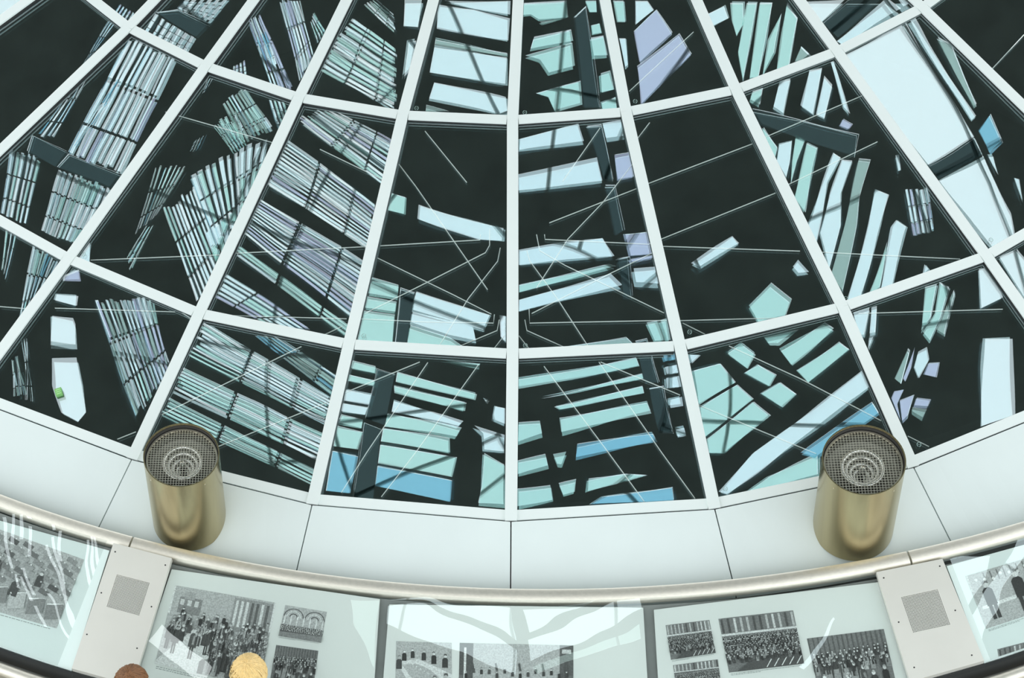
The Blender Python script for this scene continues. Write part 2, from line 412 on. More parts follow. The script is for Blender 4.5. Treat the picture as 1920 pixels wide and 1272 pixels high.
def photo(parent, c, style, seed):
    rg = random.Random(seed); V = []; Fc = []; Cc = []
    asp = math.dist(c[0], c[1])/max(1, math.dist(c[0], c[3]))
    def P(u, v, h):
        u = min(1, max(0, u)); v = min(1, max(0, v))
        x = (c[0][0]*(1-u)+c[1][0]*u)*(1-v)+(c[3][0]*(1-u)+c[2][0]*u)*v
        y = (c[0][1]*(1-u)+c[1][1]*u)*(1-v)+(c[3][1]*(1-u)+c[2][1]*u)*v
        p = on_desk(x, y, .004+h*.00012); rr = math.hypot(p.x, p.y); q = min(rr, DEND-.03)/rr
        return Vector((p.x*q, p.y*q, p.z-DK*(q-1)*rr))
    lay = [0]
    def poly(pts, g):
        lay[0] = min(lay[0]+1, 60) if len(pts) < 30 else lay[0]
        b = len(V); V.extend(P(u, v, lay[0]) for u, v in pts); Fc.append(tuple(range(b, b+len(pts)))[::-1]); Cc.append(g)
    def rect(u0, v0, u1, v1, g): poly([(u0, v0), (u1, v0), (u1, v1), (u0, v1)], g)
    def disc(u, v, r, g, n=8, sy=1.0): poly([(u+r/asp*math.cos(2*PI*k/n), v+r*sy*math.sin(2*PI*k/n)) for k in range(n)], g)
    # base sheet
    K = 8
    for i in range(K):
        for k in range(K):
            b = len(V); V.extend(P(u/K, v/K, 0) for u, v in ((k, i), (k+1, i), (k+1, i+1), (k, i+1))); Fc.append((b+3, b+2, b+1, b)); Cc.append(.12 if style in ('hall', 'dark') else .30)
    def figure(u, v, s, dark):
        g = rg.uniform(.012, .06) if dark else rg.uniform(.06, .3)
        tilt = rg.uniform(-.1, .1)*s
        poly([(u-.62*s/asp, v+2.6*s), (u-.6*s/asp, v+.75*s), (u-.3*s/asp, v+.42*s), (u+.3*s/asp, v+.42*s), (u+.6*s/asp, v+.75*s), (u+.62*s/asp, v+2.6*s)], g)
        disc(u+tilt, v, .36*s, rg.uniform(.3, .55), 8, 1.2)
        poly([(u+tilt-.36*s/asp, v-.02*s), (u+tilt-.3*s/asp, v-.4*s), (u+tilt, v-.52*s), (u+tilt+.3*s/asp, v-.4*s), (u+tilt+.36*s/asp, v-.02*s), (u+tilt, v-.2*s)], rg.uniform(.02, .25))
    if style == 'street':
        rect(0, 0, 1, .35, .50); rect(.08, .12, .30, .32, .16); rect(.12, .05, .22, .14, .25)
        for k in range(3): rect(.09+.07*k, .15, .13+.07*k, .22, .4)
        rect(.60, .02, .98, .42, .20)
        for k in range(7): rect(.62+.05*k, .05, .645+.05*k, .36, rg.choice((.08, .45)))
        for k in range(60): figure(rg.uniform(.05, .98), .26+.005*k, .034+.0004*k, rg.random() < .5)
        for k in range(60): figure(rg.uniform(.40, .98), .32+.008*k, .048+.0009*k, rg.random() < .5)
        poly([(.0, .95), (.30, .45), (.50, .60), (.55, 1), (0, 1)], .42)
        for u, v, s in ((.06, .48, .07), (.13, .50, .075), (.30, .50, .08), (.43, .46, .07), (.50, .52, .07), (.62, .55, .08)):
            figure(u, v, s, True); rect(u-.3*s/asp, v+2.5*s, u-.05*s/asp, v+4.4*s, .03); rect(u+.05*s/asp, v+2.5*s, u+.3*s/asp, v+4.4*s, .04)
        for u, v, s in ((.72, .66, .12), (.88, .62, .12), (.98, .76, .13)): figure(u, v, s, rg.random() < .4)
    elif style == 'hall':
        rect(0, 0, 1, .32, .16)
        for k in range(12): rect(.02+.085*k, .02, .05+.085*k, .28, rg.choice((.05, .32, .42)))
        rect(0, .29, 1, .33, .45)
        for row in range(13):
            v = .35+.033*row; s = .022+.0015*row
            for k in range(int(26-row)): figure((k+.5+rg.uniform(-.3, .3))/(26-row), v+rg.uniform(-.008, .008), s, rg.random() < .7)
            if row % 3 == 1: poly([(0, v+.03), (1, v+.005), (1, v+.02), (0, v+.045)], .38)
        poly([(.1, 1), (.35, .82), (1, .80), (1, 1)], .05)
        for k in range(5): poly([(.5+.1*k, .98), (.58+.1*k, .84), (.595+.1*k, .84), (.515+.1*k, .98)], .5)
    elif style == 'arch':
        rect(0, 0, 1, .55, .28)
        for u0 in (.0, .5):
            for k in range(3):
                n = 12; r1, r2 = .24-.07*k, .215-.07*k
                o = [(u0+.25+r1*math.cos(PI*q/n), .34-1.15*r1*math.sin(PI*q/n)) for q in range(n+1)]; i2 = [(u0+.25+r2*math.cos(PI*q/n), .34-1.15*r2*math.sin(PI*q/n)) for q in range(n, -1, -1)]
                poly(o+i2, (.07, .42, .06)[k])
        for k in range(7): rect(.04+.15*k, .30, .07+.15*k, .62, .5)
        rect(0, .6, 1, 1, .08)
        for row in range(7):
            for k in range(22): disc((k+.5+rg.uniform(-.3, .3))/22, .60+.03*row, .014, rg.uniform(.2, .6), 6)
        poly([(0, .84), (1, .80), (1, 1), (0, 1)], .15)
    elif style == 'dark':
        for k in range(16): rect(k/16, 0, k/16+.02, .4, .07)
        for row in range(5):
            for k in range(15-row): figure((k+.5+rg.uniform(-.35, .35))/(15-row), .33+.055*row-.08*(k/15), .045+.008*row, rg.random() < .7)
        for k in range(5): poly([(.12+.11*k, .95), (.14+.11*k, .66), (.22+.11*k, .64), (.22+.11*k, .93)], .2)
        for u, v, s in ((.12, .78, .11), (.42, .80, .15), (.52, .58, .09), (.62, .66, .10), (.75, .78, .11), (.9, .70, .10)): figure(u, v, s, True)
    elif style == 'seats':
        for row in range(7):
            for k in range(8):
                u = (k+.5*(row % 2))/8; v = .03+.085*row
                poly([(u, v), (u+.085, v+.03), (u+.07, v+.09), (u-.01, v+.06)], rg.uniform(.05, .25)); disc(u+.05, v+.01, .012, rg.uniform(.35, .6), 6)
        for u, v, s in ((.35, .32, .09), (.25, .48, .10), (.72, .36, .07), (.55, .52, .09), (.10, .40, .09)): figure(u, v, s, True)
        for k in range(6):
            u = .05+.16*k; poly([(u, .72+.02*(k % 2)), (u+.13, .66), (u+.15, .86), (u+.02, .93)], rg.choice((.05, .32, .16, .42)))
            poly([(u, .71), (u+.13, .65), (u+.135, .67), (u+.005, .73)], .5)
    elif style == 'table':
        rect(0, 0, 1, .4, .28)
        poly([(.0, .45), (.4, .38), (1, .70), (1, 1), (.3, 1)], .45)
        for u, v, s in ((.15, .22, .08), (.3, .18, .07), (.5, .2, .08), (.68, .25, .09), (.88, .3, .1), (.06, .35, .1), (.9, .75, .14), (.7, .8, .13)): figure(u, v, s, True)
        for k in range(9): disc(.3+.07*k, .5+.05*k, .02, .6, 8, .5)
    elif style == 'march':
        rect(0, 0, 1, 1, .45)
        rect(0, 0, .12, .9, .06); rect(.88, 0, 1, .9, .07); rect(.04, .1, .06, .9, .5); rect(.9, .1, .98, .2, .4)
        rect(0, .72, 1, 1, .10)
        for k in range(14):
            figure(.06+.068*k, .60+rg.uniform(-.06, .06), .05, True)
            if k % 3 == 1: poly([(.05+.068*k, .62), (.04+.068*k, .45), (.055+.068*k, .44), (.07+.068*k, .62)], .06)
    elif style == 'coats':
        rect(0, 0, 1, .3, .4)
        for k in range(9): rect(.2+.08*k, .03, .215+.08*k, .22, .12)
        poly([(.05, .6), (1, .55), (1, .62), (.05, .66)], .5)
        for u, v, s in ((.18, .24, .15), (.55, .2, .17), (.84, .18, .17)):
            figure(u, v, s, True); rect(u-.5*s/asp, v+2.4*s, u-.08*s/asp, v+4.3*s, .025); rect(u+.08*s/asp, v+2.4*s, u+.5*s/asp, v+4.3*s, .03)
        for k in range(8): disc(.1+.1*k, .12+.03*(k % 3), .03, .5, 8)
    me = bpy.data.meshes.new('photo_print'); me.from_pydata([tuple(p) for p in V], [], Fc); me.update()
    ca = me.color_attributes.new('ink', 'FLOAT_COLOR', 'CORNER')
    data = []
    for q, g in zip(Fc, Cc):
        k_ = min(.85, g*1.75); data += [k_*.93, k_, k_*.975, 1]*len(q)
    ca.data.foreach_set('color', data)
    o = link('photo_print', me, 'photo_ink', parent)
    # caption: rows of small dashes under the picture
    b = MB()
    for row in range(2):
        u = .02
        while u < (.95 if row == 0 else .4):
            l = rg.uniform(.01, .035)
            q = []
            for (uu, vv) in ((u, 1.025+.022*row), (u+l, 1.025+.022*row), (u+l, 1.033+.022*row), (u, 1.033+.022*row)):
                x = (c[0][0]*(1-uu)+c[1][0]*uu)*(1-vv)+(c[3][0]*(1-uu)+c[2][0]*uu)*vv
                y = (c[0][1]*(1-uu)+c[1][1]*uu)*(1-vv)+(c[3][1]*(1-uu)+c[2][1]*uu)*vv
                q.append(on_desk(x, y, .004))
            if max(math.hypot(p.x, p.y) for p in q) < DEND-.03: b.add(q, [(3, 2, 1, 0)])
            u += l+.008
    if b.v: b.build('caption', 'caption_grey', parent)
    return o
def case(label, boards, cover):
    t = tag(empty('display_case'), label, 'display case', 'glazed photo displays on the counter')
    for m, c, prints in boards:
        bd = slab('board', c, 12, 6, .003, .012, m, t)
        for pc, st, sd in prints: photo(bd, pc, st, sd)
    v, f = quad_grid(cover, 30, 10, .035)
    mesh('cover_glass', v, f, 'case_glass', t, True)
    return t
case('left display case with one large seat rows photo under squiggly white reflections',
     [('board_blue', [(-80, 955), (205, 1033), (133, 1262), (-120, 1190)], [([(-60, 972), (158, 1050), (106, 1179), (-110, 1118)], 'seats', 3)])],
     [(-80, 930), (213, 1014), (133, 1268), (-120, 1195)])
case('middle display case of three boards with crowd photos, widest in view between two steel plates',
     [('board_white', [(322, 1068), (712, 1124), (700, 1305), (250, 1280)],
       [([(328, 1098), (518, 1131), (485, 1290), (290, 1245)], 'street', 11), ([(535, 1135), (613, 1148), (602, 1206), (522, 1193)], 'arch', 12), ([(518, 1210), (597, 1221), (588, 1285), (507, 1272)], 'dark', 13)]),
      ('board_white', [(730, 1134), (1206, 1140), (1216, 1310), (716, 1305)],
       [([(743, 1203), (847, 1206), (847, 1290), (741, 1288)], 'table', 14), ([(862, 1206), (1075, 1211), (1075, 1290), (860, 1290)], 'march', 15)]),
      ('board_white', [(1226, 1144), (1648, 1092), (1714, 1300), (1236, 1310)],
       [([(1248, 1173), (1330, 1163), (1342, 1225), (1258, 1238)], 'hall', 16), ([(1262, 1248), (1346, 1237), (1352, 1285), (1268, 1292)], 'hall', 17),
        ([(1347, 1161), (1487, 1145), (1508, 1245), (1367, 1262)], 'hall', 18), ([(1513, 1198), (1657, 1180), (1680, 1280), (1534, 1292)], 'dark', 19)])],
     [(322, 1050), (1642, 1076), (1716, 1300), (248, 1285)])
# the middle cover has to follow the curve of the counter: rebuild it as an arc strip
def arc_cover(o, a0, a1, r0, r1):
    v = []; N, K = 60, 8
    for i in range(N+1):
        for k in range(K+1):
            a = a0+(a1-a0)*i/N; rs = max(r0, rail_r(a)+.045); r = rs+(r1-rs)*k/K; v.append(polar(a, r, dz(r)+.035))
    f = [(i*(K+1)+k, i*(K+1)+k+1, (i+1)*(K+1)+k+1, (i+1)*(K+1)+k) for i in range(N) for k in range(K)]
    me = o.data; me.clear_geometry(); me.from_pydata([tuple(p) for p in v], [], f); me.shade_smooth(); me.update()
azL = az_of(on_desk(322, 1047)); azR = az_of(on_desk(1643, 1073)); azl = az_of(on_desk(213, 1018)); azr = az_of(on_desk(1765, 1043))
case('right display case with photos of figures in long coats beside steel plate',
     [('board_blue', [(1775, 1062), (2000, 1000), (2090, 1215), (1865, 1295)],
       [([(1810, 1081), (1962, 1036), (2000, 1130), (1849, 1180)], 'coats', 21), ([(1870, 1218), (1980, 1190), (2010, 1280), (1897, 1310)], 'hall', 22)])],
     [(1765, 1040), (2000, 980), (2090, 1215), (1865, 1295)])
cases = [o for o in COL.objects if o.name.startswith('display_case')]
covers = [o for o in COL.objects if o.name.startswith('cover_glass')]
RR0 = 6.9
arc_cover(covers[1], azL+.004, azR-.004, RR0, DEND-.012)
arc_cover(covers[0], azL-STEP*3.6+.03, azl-.004, RR0, DEND-.012)
arc_cover(covers[2], azr+.004, azR+STEP*3.6-.03, RR0, DEND-.012)

# steel plates with perforated grilles
def plate(label, c, g, screws):
    t = tag(empty('metal_plate'), label, 'metal plate', 'steel plates between the display cases')
    H = .045
    # plate with a rectangular opening: grid in plate space, the opening as a separate quad hole
    def m2(q):
        p = on_desk(q[0], q[1], H); rr = math.hypot(p.x, p.y); e = min(max(rr, minr(p)), DEND-.015)/rr; return Vector((p.x*e, p.y*e, p.z-DK*(e-1)*rr))
    b = MB(); O = [m2(p) for p in c]; I = [m2(p) for p in g]
    b.add(O+I, [(0, 4, 5, 1), (1, 5, 6, 2), (2, 6, 7, 3), (3, 7, 4, 0)])
    dn = [p-Vector((0, 0, .03)) for p in O]; di = [p-Vector((0, 0, .02)) for p in I]
    b.add(O+dn, [(0, 1, 5, 4), (1, 2, 6, 5), (2, 3, 7, 6), (3, 0, 4, 7)]); b.add(I+di, [(1, 0, 4, 5), (2, 1, 5, 6), (3, 2, 6, 7), (0, 3, 7, 4)])
    b.build('cover_plate', 'plate_steel', t)
    gr = MB(); N = 27
    def G(u, v, h): return (I[0].lerp(I[1], u)).lerp(I[3].lerp(I[2], u), v)+Vector((0, 0, h))
    for k in range(N+1):
        u = k/N; wd = .40/N/2
        for (a, b2, h) in ((G(u, 0, 0), G(u, 1, 0), 0), (G(0, u, 0), G(1, u, 0), -.0006)):
            e = (G(wd, 0, 0)-G(0, 0, 0)).length
            gr.bar(a+Vector((0, 0, h)), b2+Vector((0, 0, h)), 2*e, .002, (0, 0, 1))
    gr.build('grille', 'plate_steel', t)
    mesh('grille_backing', di, [(3, 2, 1, 0)], 'dark_gap', t)
    for x, y in screws:
        p = on_desk(x, y, H); b = MB(); b.lathe([(.0, .0012), (.004, .0012), (.005, 0), (.005, -.001)], 10, Matrix.Translation(p)); b.build('screw', 'dark_gap', t)
plate('left brushed steel plate with square perforated grille, in front of left uplight', [(213, 1018), (322, 1047), (240, 1312), (116, 1302)],
      [(219, 1077), (281, 1093), (261, 1155), (199.5, 1138)], [(216, 1035), (310, 1060), (190, 1112), (284, 1138), (163, 1190), (257, 1216), (136, 1268)])
plate('right brushed steel plate with square perforated grille, in front of right uplight', [(1643, 1073), (1765, 1043), (1868, 1297), (1719, 1317)],
      [(1689, 1120), (1758, 1105), (1782, 1171.5), (1712, 1187)], [(1657, 1084), (1762, 1062), (1685, 1167), (1791, 1145), (1714, 1252), (1822, 1229)])

# ================================================================ UPLIGHTS
def uplight(label, top, base, zb, h, rad):
    d = ray(*base); B = CAM+d*((zb-CAM.z)/d.z); T = on_z(top[0], top[1], zb+h)
    ax = (T-B).normalized(); H = (T-B).length
    t = tag(empty('uplight', B), label, 'uplight', 'metal uplights on the ledge')
    q = Vector((0, 0, 1)).rotation_difference(ax).to_matrix().to_4x4()
    Mx = q
    b = MB(); b.lathe([(rad*.9, 0), (rad, .004), (rad, H), (rad-.006, H), (rad-.006, H-.05)], 72, Mx, cap0=True); b.build('housing', 'lamp_metal', t, True)
    b = MB(); b.lathe([(rad-.006, H-.012), (rad-.0075, H-.012), (rad-.0075, H-.06), (rad-.006, H-.06)], 72, Mx); b.build('inner_sleeve', 'lamp_black', t, True)
    b = MB(); b.lathe([(rad-.009, H-.052), (rad-.012, H-.040), (rad-.022, H-.040), (rad-.024, H-.052)], 72, Mx); b.build('retaining_ring', 'lamp_rim', t, True)
    g = MB(); rm = rad-.022; N = 25; st = 2*rm/N
    for k in range(1, N):
        x = -rm+st*k; y = math.sqrt(rm*rm-x*x)
        for s in (0, 1):
            p0, p1 = (Vector((x, -y, H-.046)), Vector((x, y, H-.046))) if s == 0 else (Vector((-y, x, H-.0445)), Vector((y, x, H-.0445)))
            g.bar(Mx @ p0, Mx @ p1, .0030, .0018, ax)
    g.build('mesh_grille', 'mesh_wire', t)
    prof = [(rad-.026, H-.055), (rad-.03, H-.12), (rad*.62, H-.16), (rad*.55, H-.16)]
    b = MB(); b.lathe(prof, 48, Mx); b.build('shroud', 'shroud_metal', t, True)
    b = MB(); b.lathe([(rad*.56, H-.155), (rad*.40, H-.20), (rad*.1, H-.25)], 40, Mx, cap1=True); b.build('bowl_wall', 'shroud_metal', t, True)
    for k, (fr, dz_) in enumerate(((.50, .085), (.39, .115), (.28, .145), (.18, .170), (.09, .19))):      # added mirror rings, shaped to catch the sky as bright arcs
        b = MB(); b.tube([Mx @ Vector((rad*fr*math.cos(2*PI*q/40), rad*fr*math.sin(2*PI*q/40), H-dz_)) for q in range(40)], .0115 if k < 3 else .009, 10, True)
        b.build('arc_mirror_ring', 'reflector', t, True)
    b = MB(); b.tube([Mx @ Vector((0, 0, H-.30)), Mx @ Vector((0, 0, H-.12))], .014, 12); b.build('lamp_tube', 'lamp_black', t, True)
    b = MB(); b.lathe([(.001, H-.085), (.016, H-.09), (.020, H-.105), (.016, H-.12), (.001, H-.122)], 16, Mx); b.build('lamp_cap', 'bulb_glass', t, True)
    for k in range(3):
        a = 2*PI*k/3+.5; b = MB(); p = Mx @ Vector((rad*.8*math.cos(a), rad*.8*math.sin(a), 0))
        b.tube([p+Vector((0, 0, .004)), p-Vector((0, 0, .05))], .012, 8); b.build('foot', 'lamp_black', t)
    for k in range(4):
        a = PI/2*k+.7; b = MB(); p = Mx @ Vector((rad*math.cos(a), rad*math.sin(a), H-.05))
        o = Vector((p.x, p.y, 0)).normalized(); b.tube([p-o*.002, p+o*.0025], .004, 8); b.build('rivet', 'lamp_rim', t)
uplight('left metal uplight canister with wire mesh top standing on white ledge', (340, 853), (356, 975), -.12, .68, .206)
uplight('right metal uplight canister with wire mesh top standing on white ledge', (1620, 862), (1599, 988), -.12, .69, .224)

# green card box lying on the glass
n, p0 = column(-3)
P = [on_plane(x, y, n, p0)[0] for x, y in ((103, 732), (115, 728), (120, 742), (107, 748))]
c = sum(P, Vector())/4; e1 = (P[1]-P[0]).normalized(); e2 = n.cross(e1); s1, s2, s3 = .020, .024, .020
t = tag(empty('green_box', c), 'tiny green box lying on the glass pane over a bright reflection at lower left', 'box')
b = MB(); q = []
for z in (0.001, s3):
    q += [-e1*s1-e2*s2+n*z, e1*s1-e2*s2+n*z, e1*s1+e2*s2+n*z, -e1*s1+e2*s2+n*z]
b.box8(q); b.build('box_body', 'green_card', t)
b = MB(); z0 = s3+.0008
for k in (-1, 0, 1):
    b.add([-e1*s1*.7+e2*(k*.013-.003)+n*z0, e1*s1*.7+e2*(k*.013-.003)+n*z0, e1*s1*.7+e2*(k*.013+.003)+n*z0, -e1*s1*.7+e2*(k*.013+.003)+n*z0], [(0, 1, 2, 3)])
b.build('printed_stripe', 'green_light', t)

# ================================================================ FLOOR AND CHAMBER BELOW
b = MB(); b.lathe([(6.9, -1.3), (20, -1.3), (20, -1.5), (6.9, -1.5)], 96); tag(b.build('floor', 'floor_stone'), 'beige stone visitor floor around the display counter', kind='structure')
b = MB(); b.lathe([(6.9, -1.5), (6.9, -.36)], 72); tag(b.build('wall_inner', 'chamber'), 'dark drum wall below the glass', kind='structure')
b = MB(); b.lathe([(6.9, -1.4), (7.5, -9), (.01, -9)], 72); tag(b.build('floor_lower', 'chamber'), 'dark chamber far below the glass', kind='structure')

# ================================================================ ADDED SLOTTED SHEET OVERHEAD (shaped for what the panes mirror)
PATCH = []   # (mapper, column, tint, points)
def g(j, t, *p): PATCH.append(('g', j, t, list(p)))
def d(t, *p): PATCH.append(('d', 0, t, list(p)))
def bundle(j, a, b, c, e, n, fill=.58, tints='WWPPTG', skew=.03):
    rg = random.Random(int(a[0]*7+a[1]*3+n)); n = int(n)
    for k in range(n):
        t0 = (k+rg.uniform(0, .18))/n; t1 = t0+fill*rg.uniform(.65, 1.15)/n
        s0 = rg.uniform(-skew, skew); s1 = 1+rg.uniform(-skew, skew); wob = rg.uniform(-.12, .12)/n
        def L(t, s):
            x0, y0 = a[0]+(e[0]-a[0])*t, a[1]+(e[1]-a[1])*t; x1, y1 = b[0]+(c[0]-b[0])*t, b[1]+(c[1]-b[1])*t
            return (x0+(x1-x0)*s, y0+(y1-y0)*s)
        # each added slit is cut in three to break up its reflection
        cuts = [(s0, .355), (.375, .735), (.755, s1)]
        for u0, u1 in cuts:
            PATCH.append(('g', j, rg.choice(tints), [L(t0, u0), L(t0+wob*.5, u1), L(t1+wob, u1), L(t1, u0)]))
        if rg.random() < .35: PATCH.append(('g', j, 'B', [L(t1+.02/n, s0), L(t1+.02/n, s1), L(t1+.14/n, s1), L(t1+.10/n, s0)]))  # added blue strip stands for the colour fringe beside a reflected slat
# --- column -1
g(-1, 'P', (830, 0), (953, 0), (953, 28), (883, 13)); g(-1, 'P', (820, 7), (887, 15), (953, 35), (953, 78), (817, 49)); g(-1, 'P', (813, 83), (953, 108), (953, 158), (804, 133))
g(-1, 'G', (815, 68), (953, 100), (953, 106), (813, 80)); g(-1, 'P', (813, 152), (953, 182), (953, 218), (803, 187)); g(-1, 'G', (798, 200), (845, 213), (797, 213))
g(-1, 'T', (735, 362), (763, 370), (760, 400), (727, 393)); g(-1, 'P', (788, 383), (945, 430), (943, 452), (900, 448), (785, 408))
g(-1, 'T', (695, 524), (747, 536), (744, 560), (688, 553)); g(-1, 'T', (686, 558), (742, 566), (739, 585), (682, 578)); g(-1, 'T', (681, 583), (738, 590), (733, 644), (670, 641))
g(-1, 'P', (780, 546), (920, 590), (907, 620), (770, 580)); g(-1, 'P', (770, 584), (887, 612), (893, 640), (845, 630), (766, 604)); g(-1, 'T', (763, 609), (845, 634), (873, 653), (762, 645))
g(-1, 'W', (938, 590), (949, 592), (949, 640), (940, 632))
g(-1, 'T', (662, 677), (702, 686), (700, 698), (657, 690)); g(-1, 'T', (655, 701), (700, 711), (698, 721), (652, 712)); g(-1, 'P', (648, 727), (695, 737), (693, 757), (645, 749))
g(-1, 'P', (643, 754), (687, 762), (682, 777), (640, 771)); g(-1, 'T', (640, 777), (678, 786), (675, 804), (633, 794)); g(-1, 'T', (630, 800), (677, 811), (668, 844), (624, 838)); g(-1, 'B', (622, 846), (668, 856), (655, 925), (610, 920))
g(-1, 'T', (743, 696), (893, 737), (890, 749), (740, 714)); g(-1, 'T', (737, 721), (873, 754), (870, 771), (738, 734)); g(-1, 'P', (737, 749), (867, 791), (857, 801), (733, 771))
g(-1, 'T', (723, 774), (863, 804), (853, 821), (720, 801)); g(-1, 'T', (717, 804), (840, 824), (840, 850), (713, 830)); g(-1, 'T', (712, 836), (853, 858), (843, 895), (708, 870))
g(-1, 'B', (707, 875), (843, 901), (840, 943), (703, 912)); g(-1, 'T', (823, 674), (900, 679), (898, 690)); g(-1, 'W', (907, 747), (917, 750), (913, 757))
g(-1, 'P', (928, 761), (947, 765), (947, 797), (923, 787)); g(-1, 'P', (887, 799), (947, 818), (947, 848), (907, 844), (905, 815)); g(-1, 'T', (907, 850), (948, 872), (948, 951), (897, 948), (903, 915))
# --- column 0
g(0, 'T', (975, 5), (1063, 0), (1065, 32), (1010, 38), (995, 28), (975, 30)); g(0, 'T', (1097, 0), (1117, 0), (1118, 22), (1105, 22)); g(0, 'G', (1010, 42), (1067, 32), (1017, 46))
g(0, 'T', (1000, 72), (1070, 55), (1074, 79), (993, 95)); g(0, 'T', (1108, 47), (1123, 43), (1127, 62), (1110, 65)); g(0, 'T', (1105, 72), (1130, 67), (1138, 107), (1110, 108))
g(0, 'T', (983, 107), (1072, 82), (1077, 127), (1027, 140), (1010, 115)); g(0, 'T', (1125, 140), (1143, 135), (1152, 167), (1128, 172)); g(0, 'T', (1003, 173), (1087, 152), (1090, 193), (1040, 207), (1027, 180)); g(0, 'T', (1128, 190), (1155, 180), (1158, 205), (1131, 207))
g(0, 'P', (973, 258), (1083, 230), (1095, 267), (973, 280)); g(0, 'P', (1130, 230), (1165, 223), (1170, 257), (1137, 262)); g(0, 'P', (973, 327), (1120, 298), (1130, 338), (973, 358)); g(0, 'L', (1152, 293), (1180, 288), (1188, 330), (1158, 335))
g(0, 'P', (973, 469), (1130, 445), (1150, 478), (973, 496)); g(0, 'L', (1170, 437), (1212, 432), (1220, 474), (1180, 477)); g(0, 'L', (1178, 484), (1223, 476), (1223, 482), (1183, 490))
g(0, 'T', (973, 532), (1140, 494), (1153, 499), (973, 547)); g(0, 'P', (973, 561), (1143, 514), (1165, 537), (973, 584)); g(0, 'P', (1185, 504), (1230, 500), (1235, 534), (1190, 532))
g(0, 'G', (1040, 651), (1173, 632), (1187, 646), (1057, 654)); g(0, 'T', (1210, 606), (1250, 599), (1257, 641), (1227, 642))
g(0, 'T', (973, 707), (1193, 671), (1200, 687), (1083, 707), (973, 726)); g(0, 'B', (1240, 662), (1263, 659), (1268, 677), (1247, 681)); g(0, 'T', (1040, 739), (1207, 701), (1210, 711), (1070, 736), (1010, 746))
g(0, 'P', (1247, 691), (1272, 686), (1275, 701), (1250, 704)); g(0, 'T', (1040, 761), (1207, 724), (1210, 737), (1050, 767)); g(0, 'P', (1249, 711), (1273, 707), (1277, 726), (1250, 729))
g(0, 'T', (1050, 784), (1215, 752), (1222, 771), (1053, 814)); g(0, 'P', (1253, 747), (1277, 742), (1280, 757), (1257, 760)); g(0, 'T', (973, 794), (1013, 791), (1017, 817), (973, 832)); g(0, 'P', (1267, 801), (1283, 797), (1287, 815), (1270, 818))
g(0, 'B', (1083, 836), (1223, 812), (1230, 830), (1080, 862)); g(0, 'T', (973, 866), (1023, 855), (1028, 878), (973, 893)); g(0, 'T', (1037, 856), (1062, 851), (1053, 876), (1045, 875))
g(0, 'T', (973, 920), (1033, 913), (1037, 938), (973, 953)); g(0, 'T', (1048, 910), (1080, 903), (1077, 925), (1057, 930)); g(0, 'T', (1103, 901), (1173, 888), (1212, 890), (1100, 923)); g(0, 'B', (1130, 930), (1257, 911), (1260, 936), (1107, 944))
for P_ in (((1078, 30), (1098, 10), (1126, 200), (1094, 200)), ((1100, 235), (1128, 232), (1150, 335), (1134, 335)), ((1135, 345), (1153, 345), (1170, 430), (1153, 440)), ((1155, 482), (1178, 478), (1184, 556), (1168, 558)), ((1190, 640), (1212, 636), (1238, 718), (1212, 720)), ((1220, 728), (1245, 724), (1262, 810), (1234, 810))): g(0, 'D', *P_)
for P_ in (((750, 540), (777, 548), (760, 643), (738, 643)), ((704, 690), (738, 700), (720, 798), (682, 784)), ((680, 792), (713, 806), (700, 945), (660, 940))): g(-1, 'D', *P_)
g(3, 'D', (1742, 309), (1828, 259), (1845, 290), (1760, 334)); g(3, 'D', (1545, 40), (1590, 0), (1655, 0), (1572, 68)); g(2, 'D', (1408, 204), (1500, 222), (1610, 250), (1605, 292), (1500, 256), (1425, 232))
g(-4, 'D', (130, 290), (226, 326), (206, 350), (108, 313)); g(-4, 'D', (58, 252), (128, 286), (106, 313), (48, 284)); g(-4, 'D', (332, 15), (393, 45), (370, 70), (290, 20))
# --- column 1
g(1, 'T', (1150, 0), (1170, 0), (1173, 40), (1157, 40)); g(1, 'P', (1160, 72), (1173, 72), (1177, 125), (1172, 130)); g(1, 'P', (1192, 0), (1215, 0), (1227, 18), (1193, 45)); g(1, 'L', (1190, 57), (1232, 17), (1263, 63), (1200, 120)); g(1, 'L', (1195, 127), (1275, 65), (1298, 100), (1203, 195))
g(1, 'P', (1373, 442), (1385, 456), (1313, 499), (1298, 492)); g(1, 'P', (1497, 489), (1517, 511), (1497, 514), (1487, 502)); g(1, 'T', (1447, 534), (1482, 564), (1472, 594), (1423, 606), (1407, 577))
g(1, 'T', (1433, 631), (1493, 617), (1460, 644), (1443, 644)); g(1, 'T', (1462, 654), (1543, 606), (1562, 617), (1483, 684)); g(1, 'T', (1492, 694), (1573, 641), (1592, 654), (1513, 717))
g(1, 'T', (1393, 642), (1418, 661), (1403, 691), (1365, 662)); g(1, 'T', (1423, 682), (1455, 702), (1443, 724), (1397, 699)); g(1, 'T', (1462, 716), (1492, 737), (1465, 761), (1427, 737))
g(1, 'T', (1300, 697), (1352, 682), (1380, 717), (1310, 757)); g(1, 'T', (1313, 761), (1383, 721), (1413, 747), (1323, 817)); g(1, 'T', (1327, 821), (1413, 752), (1443, 776), (1360, 848), (1330, 848)); g(1, 'P', (1293, 667), (1315, 667), (1297, 684))
g(1, 'P', (1617, 694), (1633, 724), (1480, 838), (1365, 925), (1350, 920), (1413, 848)); g(1, 'B', (1637, 754), (1650, 775), (1530, 858), (1500, 850)); g(1, 'T', (1535, 850), (1535, 890), (1400, 920), (1440, 890))
